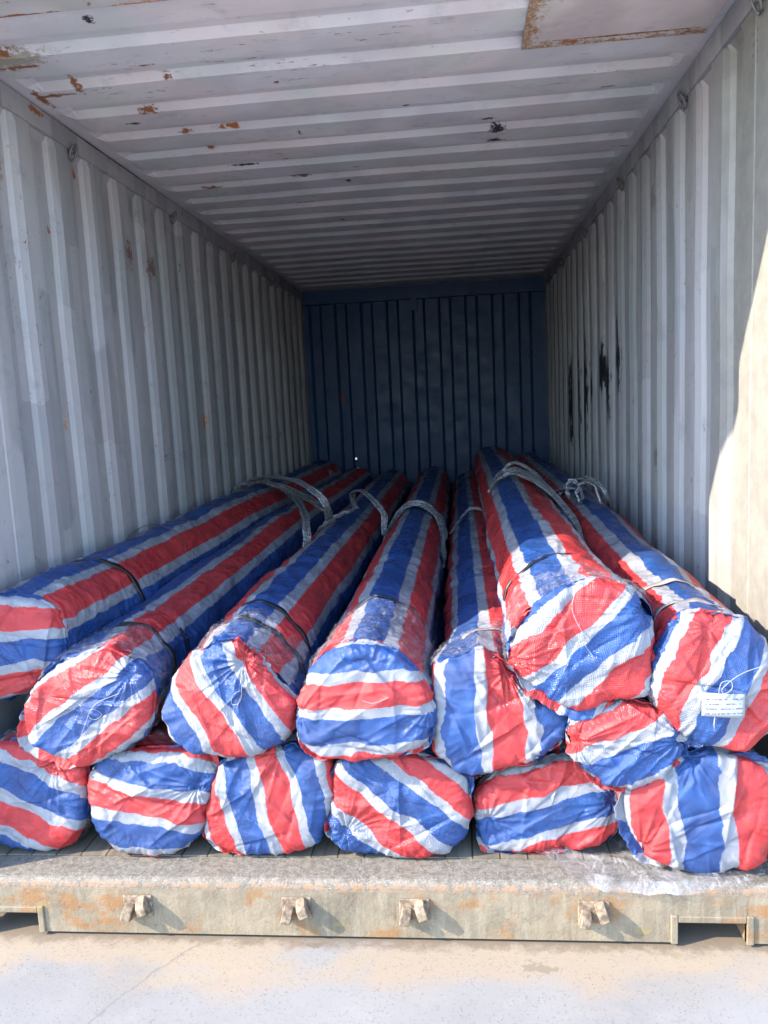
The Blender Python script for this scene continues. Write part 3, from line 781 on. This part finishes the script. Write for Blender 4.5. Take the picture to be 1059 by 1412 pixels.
def catmull(pts, n=8):
    p = [np.array(v, float) for v in pts]; p = [2 * p[0] - p[1]] + p + [2 * p[-1] - p[-2]]; out = []
    for i in range(1, len(p) - 2):
        for t in np.linspace(0, 1, n, endpoint=False):
            a, b, c, d = p[i - 1:i + 3]
            out.append(.5 * (2 * b + (c - a) * t + (2 * a - 5 * b + 4 * c - d) * t * t + (3 * b - a - 3 * c + d) * t ** 3))
    out.append(p[-2]); return out

BK, GY = strapm, strapg
O = {
'T1':(0.2,[(-1.031,0.751),(-0.924,0.741),(-0.874,0.702),(-0.854,0.647),(-0.851,0.567),(-0.894,0.520),(-0.983,0.461),(-1.069,0.436),(-1.124,0.454),(-1.150,0.517),(-1.153,0.617),(-1.106,0.718)]),
'T2':(0.09,[(-0.829,0.578),(-0.759,0.602),(-0.672,0.625),(-0.594,0.578),(-0.558,0.553),(-0.551,0.493),(-0.560,0.421),(-0.596,0.364),(-0.671,0.324),(-0.763,0.286),(-0.818,0.308),(-0.908,0.345),(-0.932,0.362),(-0.932,0.420),(-0.919,0.471),(-0.888,0.523)]),
'T3':(0.09,[(-0.526,0.449),(-0.499,0.525),(-0.473,0.564),(-0.410,0.614),(-0.364,0.633),(-0.304,0.642),(-0.268,0.615),(-0.204,0.545),(-0.155,0.470),(-0.170,0.394),(-0.213,0.345),(-0.280,0.316),(-0.366,0.312),(-0.449,0.325),(-0.506,0.372),(-0.526,0.429)]),
'T4':(0.06,[(-0.149,0.433),(-0.136,0.487),(-0.108,0.556),(-0.073,0.603),(-0.013,0.632),(0.055,0.634),(0.124,0.609),(0.160,0.566),(0.208,0.493),(0.215,0.439),(0.207,0.395),(0.189,0.358),(0.110,0.318),(-0.008,0.312),(-0.090,0.323),(-0.135,0.354),(-0.148,0.399)]),
'T5':(0.09,[(0.215,0.560),(0.280,0.571),(0.332,0.594),(0.382,0.583),(0.420,0.543),(0.487,0.461),(0.558,0.433),(0.562,0.379),(0.535,0.340),(0.465,0.306),(0.386,0.278),(0.315,0.251),(0.256,0.272),(0.211,0.321),(0.209,0.417)]),
'T6':(0.03,[(0.464,0.716),(0.536,0.766),(0.621,0.795),(0.714,0.761),(0.751,0.709),(0.763,0.659),(0.759,0.572),(0.750,0.495),(0.677,0.483),(0.573,0.457),(0.482,0.512),(0.405,0.589),(0.418,0.629),(0.438,0.673)]),
'T7':(0.03,[(0.755,0.551),(0.771,0.594),(0.801,0.666),(0.842,0.701),(0.919,0.698),(0.972,0.685),(1.000,0.668),(1.025,0.633),(1.052,0.561),(1.060,0.487),(1.050,0.412),(0.988,0.347),(0.929,0.355),(0.891,0.361),(0.834,0.395),(0.804,0.424),(0.771,0.474),(0.755,0.516)]),
'M':(0.045,[(0.556,0.389),(0.564,0.426),(0.597,0.457),(0.677,0.475),(0.725,0.474),(0.789,0.451),(0.837,0.387),(0.837,0.341),(0.787,0.279),(0.723,0.239),(0.638,0.259),(0.584,0.299),(0.559,0.334)]),
'B1':(0.14,[(-0.789,0.229),(-0.806,0.107),(-0.860,0.017),(-0.951,0.000),(-1.061,0.015),(-1.124,0.061),(-1.146,0.152),(-1.121,0.264),(-1.046,0.330),(-0.956,0.340),(-0.852,0.296),(-0.797,0.262)]),
'B2':(0.122,[(-0.778,0.249),(-0.712,0.314),(-0.583,0.324),(-0.438,0.313),(-0.400,0.259),(-0.428,0.173),(-0.457,0.074),(-0.515,0.019),(-0.613,-0.002),(-0.709,0.013),(-0.767,0.084),(-0.785,0.183)]),
'B3':(0.126,[(-0.403,0.235),(-0.380,0.268),(-0.294,0.306),(-0.190,0.330),(-0.091,0.288),(-0.070,0.224),(-0.091,0.117),(-0.126,0.041),(-0.232,0.003),(-0.337,0.006),(-0.420,0.028),(-0.454,0.072),(-0.435,0.160)]),
'B4':(0.124,[(-0.068,0.257),(-0.040,0.282),(0.051,0.294),(0.170,0.298),(0.258,0.276),(0.301,0.235),(0.302,0.151),(0.290,0.066),(0.238,0.018),(0.157,0.001),(0.036,0.004),(-0.045,0.016),(-0.090,0.064),(-0.089,0.150)]),
'B5':(0.15,[(0.314,0.120),(0.324,0.186),(0.387,0.236),(0.489,0.269),(0.573,0.283),(0.634,0.252),(0.687,0.194),(0.713,0.120),(0.701,0.070),(0.654,0.031),(0.539,0.018),(0.436,0.002),(0.334,0.012),(0.312,0.068)]),
'B6':(0.06,[(0.692,0.202),(0.699,0.240),(0.799,0.295),(0.857,0.341),(0.905,0.337),(1.012,0.309),(1.053,0.278),(1.088,0.186),(1.075,0.087),(1.049,0.037),(1.030,0.021),(0.936,0.002),(0.851,0.001),(0.799,0.019),(0.740,0.057),(0.706,0.129)]),
}
B = {}
def mk(key, label, back, R, bph, phi, u0, per, seed, **kw):
    B[key] = Bundle(label, O[key][0], O[key][1], back, R, bph, phi, u0, per, seed, **kw)
mk('T1', 'upper striped bundle against the left wall, its cover with level stripes in shade', (-.97, .59), .170, 88, 90, 0, .21, 1, straps=[(.70, .03, .024, BK, -60, 125)], mid=(2.4, 0, .02, .7))
mk('T2', 'second upper bundle from the left, cover stripes rising right under a wire curl', (-.66, .52), .158, 110, 125, -.01, .19, 2, straps=[(.36, -.06, .019, BK, -30, 140), (.52, -.04, .017, BK, -30, 40)], pinch=[(.14, .10, .011)], film=.22)
mk('T3', 'third upper bundle from the left, cover with steep stripes and a knotted gather', (-.33, .47), .165, 85, 27.7, .039, .197, 3, straps=[(.30, -.03, .017, BK, -25, 100), (.47, -.05, .018, BK, -25, 130)], pinch=[(.055, .115, .014)], film=.24)
mk('T4', 'middle upper bundle, its tall cover crossed by level red and blue bands', (.05, .48), .165, 85, 92, -.07, .205, 4, straps=[(.50, .02, .009, BK, 20, 130)], film=.40, pinch=[(-.17, -.02, .008), (.17, -.01, .006)])
mk('T5', 'upper bundle right of the middle with upright stripes on a squashed wedge-shaped cover', (.385, .45), .150, 122, 2, -.107, .245, 5, straps=[(.36, .02, .020, GY, 40, 125)], film=.30, pinch=[(.02, .13, .009)])
mk('T6', 'topmost bundle riding over its neighbours, cover stripes slanting up right and torn corners', (.60, .66), .168, 110, 130, -.033, .22, 6, straps=[(.42, .05, .011, BK, 75, 170)], film=.16, pinch=[(-.17, -.03, .010), (.16, .09, .012)])
mk('T7', 'bundle beside the right wall with a paper tag wired to its broad cover', (.93, .58), .172, 85, 155, -.024, .21, 7, straps=[(.40, .03, .022, GY, 60, 190), (.17, .04, .022, GY, 60, 190)], pinch=[(-.02, .15, .008)])
mk('M', 'half hidden bundle squeezed below the topmost one, cover red above and blue below', (.72, .30), .135, 60, 115, -.042, .25, 8, lump=.8, pinch=[(-.13, .02, .01), (.13, .03, .01)])
mk('B1', 'bottom bundle in the left corner, crumpled cover with stripes falling to the right', (-.97, .165), .160, 60, 63, .041, .22, 9, lump=1.3, film=.2, pinch=[(.10, .12, .012)])
mk('B2', 'second bottom bundle from the left, red band across its middle and blue belly below', (-.62, .165), .160, 45, 80, -.09, .19, 10, lump=1.3, film=.2, pinch=[(.14, .06, .014)])
mk('B3', 'third bottom bundle from the left, a red stripe running straight down its middle', (-.27, .165), .160, 45, 10, -.06, .19, 11, lump=1.3, film=.2, pinch=[(.05, .15, .010)])
mk('B4', 'fourth bottom bundle from the left, cover stripes falling to the right', (.09, .165), .160, 45, 50, .034, .2, 12, lump=1.3, film=.2, pinch=[(-.15, -.06, .012)])
mk('B5', 'flattened bottom bundle with stripes rising gently to the right, lying on clear sheeting', (.50, .155), .150, 45, 106, -.024, .21, 13, lump=1.3, pinch=[(.17, .02, .012), (-.17, -.04, .01)])
mk('B6', 'bottom bundle in the right corner with bold upright blue, white and red stripes', (.90, .165), .160, 45, 3, -.01, .262, 14, lump=1.3, film=.2, pinch=[(-.03, .16, .01), (-.16, -.1, .010)])

B['T2'].flap(175, 262, .034, .01, .2); B['T2'].flap(100, 150, .014)
B['T6'].flap(196, 300, .030, .0, .1); B['T6'].flap(140, 190, .022); B['T6'].flap(318, 356, .02)
B['T5'].flap(25, 95, .022, .0); B['T5'].flap(250, 340, .014); B['T4'].flap(200, 235, .016); B['T4'].flap(300, 350, .014)
B['T7'].flap(205, 262, .026, .0, .2); B['T7'].flap(60, 120, .012); B['M'].flap(190, 300, .018); B['M'].flap(330, 372, .022)
B['B6'].flap(150, 235, .030, .0, .2); B['B6'].flap(20, 70, .03); B['B5'].flap(200, 300, .024, .0, .0); B['B5'].flap(330, 395, .016)
B['B1'].flap(20, 110, .03, .01); B['B2'].flap(15, 75, .026, .01); B['B3'].flap(100, 165, .022, .01); B['B3'].flap(200, 250, .014); B['B4'].flap(140, 215, .024, .0)
B['B4'].flap(10, 60, .02); B['T3'].flap(75, 110, .014); B['T1'].flap(285, 350, .02, .01)
B['T2'].wire([(.115, .055), (.05, .03), (.02, -.005), (.035, -.02), (.055, -.005), (.03, .01), (.0, -.05), (-.01, -.07)])
B['T3'].wire([(.055, .11), (.052, .06), (.045, .01), (.02, .0), (.03, .03), (.05, .035), (.035, -.01)])
B['T6'].wire([(-.01, .14), (-.02, .10), (.0, .05), (.02, .03), (.0, .045), (.01, .01), (.03, -.02)])
B['T4'].wire([(.0, .02), (.03, .015), (.07, .03)])

# paper tag wired to the right-hand bundle
def tag_mat():
    t = NT('tag_paper'); P = t.obj(); s = t.n('SeparateXYZ'); t.l(P, s.inputs[0])
    rows = t.range(t.math('SINE', t.math('MULTIPLY', s.outputs[2], 2 * math.pi / .0115)), .5, .8)
    dash = t.range(t.noise(t.mapv(P, (150, 1, 90)), 1, 2), .44, .52)
    inner = t.math('MULTIPLY', t.range(t.math('ABSOLUTE', s.outputs[0]), .046, .042), t.range(t.math('ABSOLUTE', s.outputs[2]), .025, .022))
    col = t.mix(t.math('MULTIPLY', t.math('MULTIPLY', rows, dash), t.math('MULTIPLY', inner, .8)), (.27, .28, .31), (.03, .04, .09))
    t.l(col, t.b.inputs['Base Color']); t.b.inputs['Roughness'].default_value = .4; return t.m
tx, tz = .914, .489
bF = B['T7'].capP.reshape(-1, 3)
near = bF[(np.abs(bF[:, 0] - tx) < .055) & (np.abs(bF[:, 2] - tz) < .03) & (bF[:, 1] < .05)]
ty = near[:, 1].min() - .006
tagroot = thing('paper_tag', 'small white printed card wired onto the bundle by the right wall', 'tag', (tx, ty, tz))
U_, V_ = np.meshgrid(np.linspace(-.050, .050, 14), np.linspace(-.029, .029, 8))
Pt = np.stack([U_ * math.cos(-.06) - V_ * math.sin(-.06), .004 * (U_ / .05) ** 2 + .002 * np.sin(V_ * 60), U_ * math.sin(-.06) + V_ * math.cos(-.06)], -1)
grid_obj('card', Pt, tag_mat(), tagroot, flip=False, thick=.0006)
q = catmull([(.09, -.004, .10), (.045, -.007, .085), (.015, -.010, .068), (-.008, -.010, .045), (-.002, -.010, .034), (.014, -.010, .045), (.012, -.010, .064), (-.008, -.010, .062), (-.014, -.009, .045), (-.014, -.006, .03)], 8)
MB().tube([tuple(v) for v in q], .001, 6).build('wire', wirem, tagroot, shade=True)
MB().tube([(-.022, -.002, -.029), (-.024, -.004, -.045), (-.023, -.004, -.062)], .0013, 6).build('wire', wirem, tagroot, shade=True)

# ------------------------------------------------------------------ rope slings round the bundles
def rope_mat():
    t = NT('sling_rope'); P = t.obj(); n = t.noise(t.mapv(P, (.35, 1, 1)), 85, 5, .8); n2 = t.noise(P, 14, 4)
    col = t.mix(t.range(n, .42, .58), (.07, .07, .08), (.42, .42, .44)); col = t.mix(t.range(n2, .5, .7, 0, .5), col, (.22, .21, .22))
    t.l(col, t.b.inputs['Base Color']); t.b.inputs['Roughness'].default_value = .55
    t.l(t.bump(n, .6, .002), t.b.inputs['Normal']); return t.m
ropem = rope_mat()
def sling(label, b, loops, seed=0, strands=5, spread=.016, extra=()):
    """loops: lists of (theta, y, lift) control points over bundle b"""
    rng = np.random.RandomState(seed); mb = MB(); bb = B[b]
    for lp in loops:
        c = []
        for p in lp:
            if isinstance(p, np.ndarray): c.append(p); continue
            th, y, lf = p
            p = bb.surf(np.array(RAD(th)), np.array(y), lf + .006); c.append(p)
        c = np.array(catmull(c, 9)); m = len(c)
        for k in range(strands):
            ph = rng.uniform(0, 6.28); off = (k - strands / 2 + .5) * spread / strands * 2
            t = np.linspace(0, 1, m)
            q = c + np.stack([.3 * off + .0025 * np.sin(t * 30 + ph), off + .004 * np.sin(t * 17 + ph * 2), .003 * np.cos(t * 33 + ph) + .0035 * rng.normal()+ 0 * t], -1)
            mb.tube([tuple(v) for v in q], .0044, 6)
    for pts in extra:
        mb.tube([tuple(v) for v in catmull(pts, 8)], .0045, 6)
    o = mb.build('rope_sling', ropem, None, shade=True)
    return tag(o, label, 'rope sling', 'rope slings round the bundles')
def world(pts): return [np.array(p) for p in pts]
sling('large loose white rope loop arching over the two bundles nearest the left wall', 'T1',
      [world([(-1.12,2.92,.68),(-1.13,2.93,.73),(-1.10,3.02,.785),(-.96,2.98,.80),(-.77,2.86,.76),(-.59,2.61,.72),(-.43,2.27,.70)]),
       world([(-1.10,3.12,.79),(-.87,2.82,.84),(-.61,2.33,.86),(-.43,1.94,.84),(-.36,1.88,.78),(-.37,2.02,.68)]),
       world([(-.93,2.97,.80),(-.78,2.88,.75),(-.62,2.46,.73),(-.50,2.05,.71),(-.43,1.72,.68),(-.42,1.66,.60)])], 1, 8, .036)
sling('white rope sling hooped upright on the third bundle from the left', 'T3',
      [world([(-.32,2.75,.62),(-.34,2.70,.70),(-.32,2.63,.75),(-.25,2.47,.77),(-.16,2.25,.74),(-.10,2.13,.68),(-.10,2.10,.58)]),
       world([(-.46,2.13,.58),(-.40,2.07,.65),(-.33,2.11,.69),(-.27,2.19,.70)])], 2, 7, .034)
sling('white rope sling wound round the middle bundle', 'T4',
      [[(165, 2.2, .0), (135, 2.35, .01), (105, 2.5, .02), (75, 2.5, .02), (45, 2.3, .02), (10, 2.0, .01), (-15, 1.9, 0)], [(150, 2.5, .0), (110, 2.55, .02), (80, 2.55, .03), (40, 2.45, .02), (10, 2.3, .0)]], 3, 7, .034)
sling('short white rope sling in the gap left of the topmost bundle', 'T5',
      [[(160, 2.5, .0), (130, 2.6, .01), (100, 2.65, .02), (70, 2.6, .01)]], 4, 3)
sling('thick white rope sling draped down the right flank of the topmost bundle', 'T6',
      [[(140, 2.2, .0), (115, 2.35, .01), (92, 2.35, .03), (65, 2.1, .03), (40, 1.75, .02), (18, 1.4, .01), (0, 1.2, .0)], [(125, 2.45, .0), (100, 2.55, .02), (70, 2.4, .03), (40, 2.0, .03), (15, 1.6, .0)], [(110, 2.6, .0), (85, 2.6, .05), (60, 2.4, .05), (35, 2.1, .02)]], 5, 9, .038)
sling('tangled coil of white rope on the bundle beside the right wall', 'T7',
      [world([(.80,2.31,.70),(.87,2.26,.78),(.90,2.05,.83),(.92,1.80,.845),(.95,1.66,.80),(1.01,1.85,.70)]),
       world([(.86,1.83,.74),(.85,1.85,.79),(.88,1.85,.83),(.91,1.72,.83),(.93,1.68,.75)]),
       world([(.78,2.56,.70),(.85,2.23,.765),(.90,2.22,.765)]),
       world([(.83,1.96,.75),(.82,1.99,.80),(.85,2.03,.83),(.88,1.98,.81),(.88,1.87,.76)])], 6, 5, .024)
# thin wire end rising from the left bundle
wb = MB().tube([tuple(v) for v in catmull([(-1.05, 1.05, .72), (-1.03, 1.12, .775), (-.99, 1.2, .80), (-.93, 1.22, .79), (-.86, 1.2, .76), (-.80, 1.1, .70)], 8)], .0016, 5).build('wire_tie', simple('wire_dark', (.05, .05, .06), .5), None, True)
adopt(wb, B['T1'].root)

# ------------------------------------------------------------------ loose clear sheeting on the sill
sheetm = film_mat('loose_sheet_film', .22, 7, .3, .6)
lo = np.array([(.43, .15), (.50, .10), (.552, .022), (.63, -.012), (.719, -.016), (.801, -.020), (.887, -.010), (.95, -.004), (1.01, .008), (1.045, .035)])
hi = np.array([(.46, .175), (.54, .20), (.60, .22), (.69, .24), (.74, .20), (.79, .16), (.85, .12), (.93, .11), (1.0, .12), (1.055, .10)])
n = 110; m = 60
ts = np.linspace(0, 1, n); ti = np.linspace(0, 1, 10)
L2 = np.stack([np.interp(ts, ti, lo[:, k]) for k in (0, 1)], -1); H2 = np.stack([np.interp(ts, ti, hi[:, k]) for k in (0, 1)], -1)
V_, U_ = np.meshgrid(np.linspace(0, 1, m), ts)
XY = L2[:, None] * (1 - V_[..., None]) + H2[:, None] * V_[..., None]
XY = XY + np.stack([.008 * noise(U_ * 9, V_ * 4, 0, 91), .008 * noise(U_ * 12, V_ * 4, 0, 92)], -1) * 1.
x, y = XY[..., 0], XY[..., 1]
z = .004 + .010 * ridged(x * 6, y * 10, 0, 93, 2) + .002 * ridged(x * 20, y * 20, 0, 94, 2) + .006 * np.abs(noise(x * 5, y * 5, 0, 95))
z = z + np.where(y < .004, -(.004 - y) * .9 - ((.004 - y) * 12) ** 2 * .1, 0)
z = z + .030 * np.exp(-((V_) / .08) ** 2) * np.abs(noise(U_ * 9, 0, 0, 96)) * (y > .01)
sh = grid_obj('plastic_sheet', np.stack([x, y, z], -1), sheetm, None, flip=True)
tag(sh, 'crumpled clear plastic sheeting spread on the sill at lower right', 'plastic sheet')
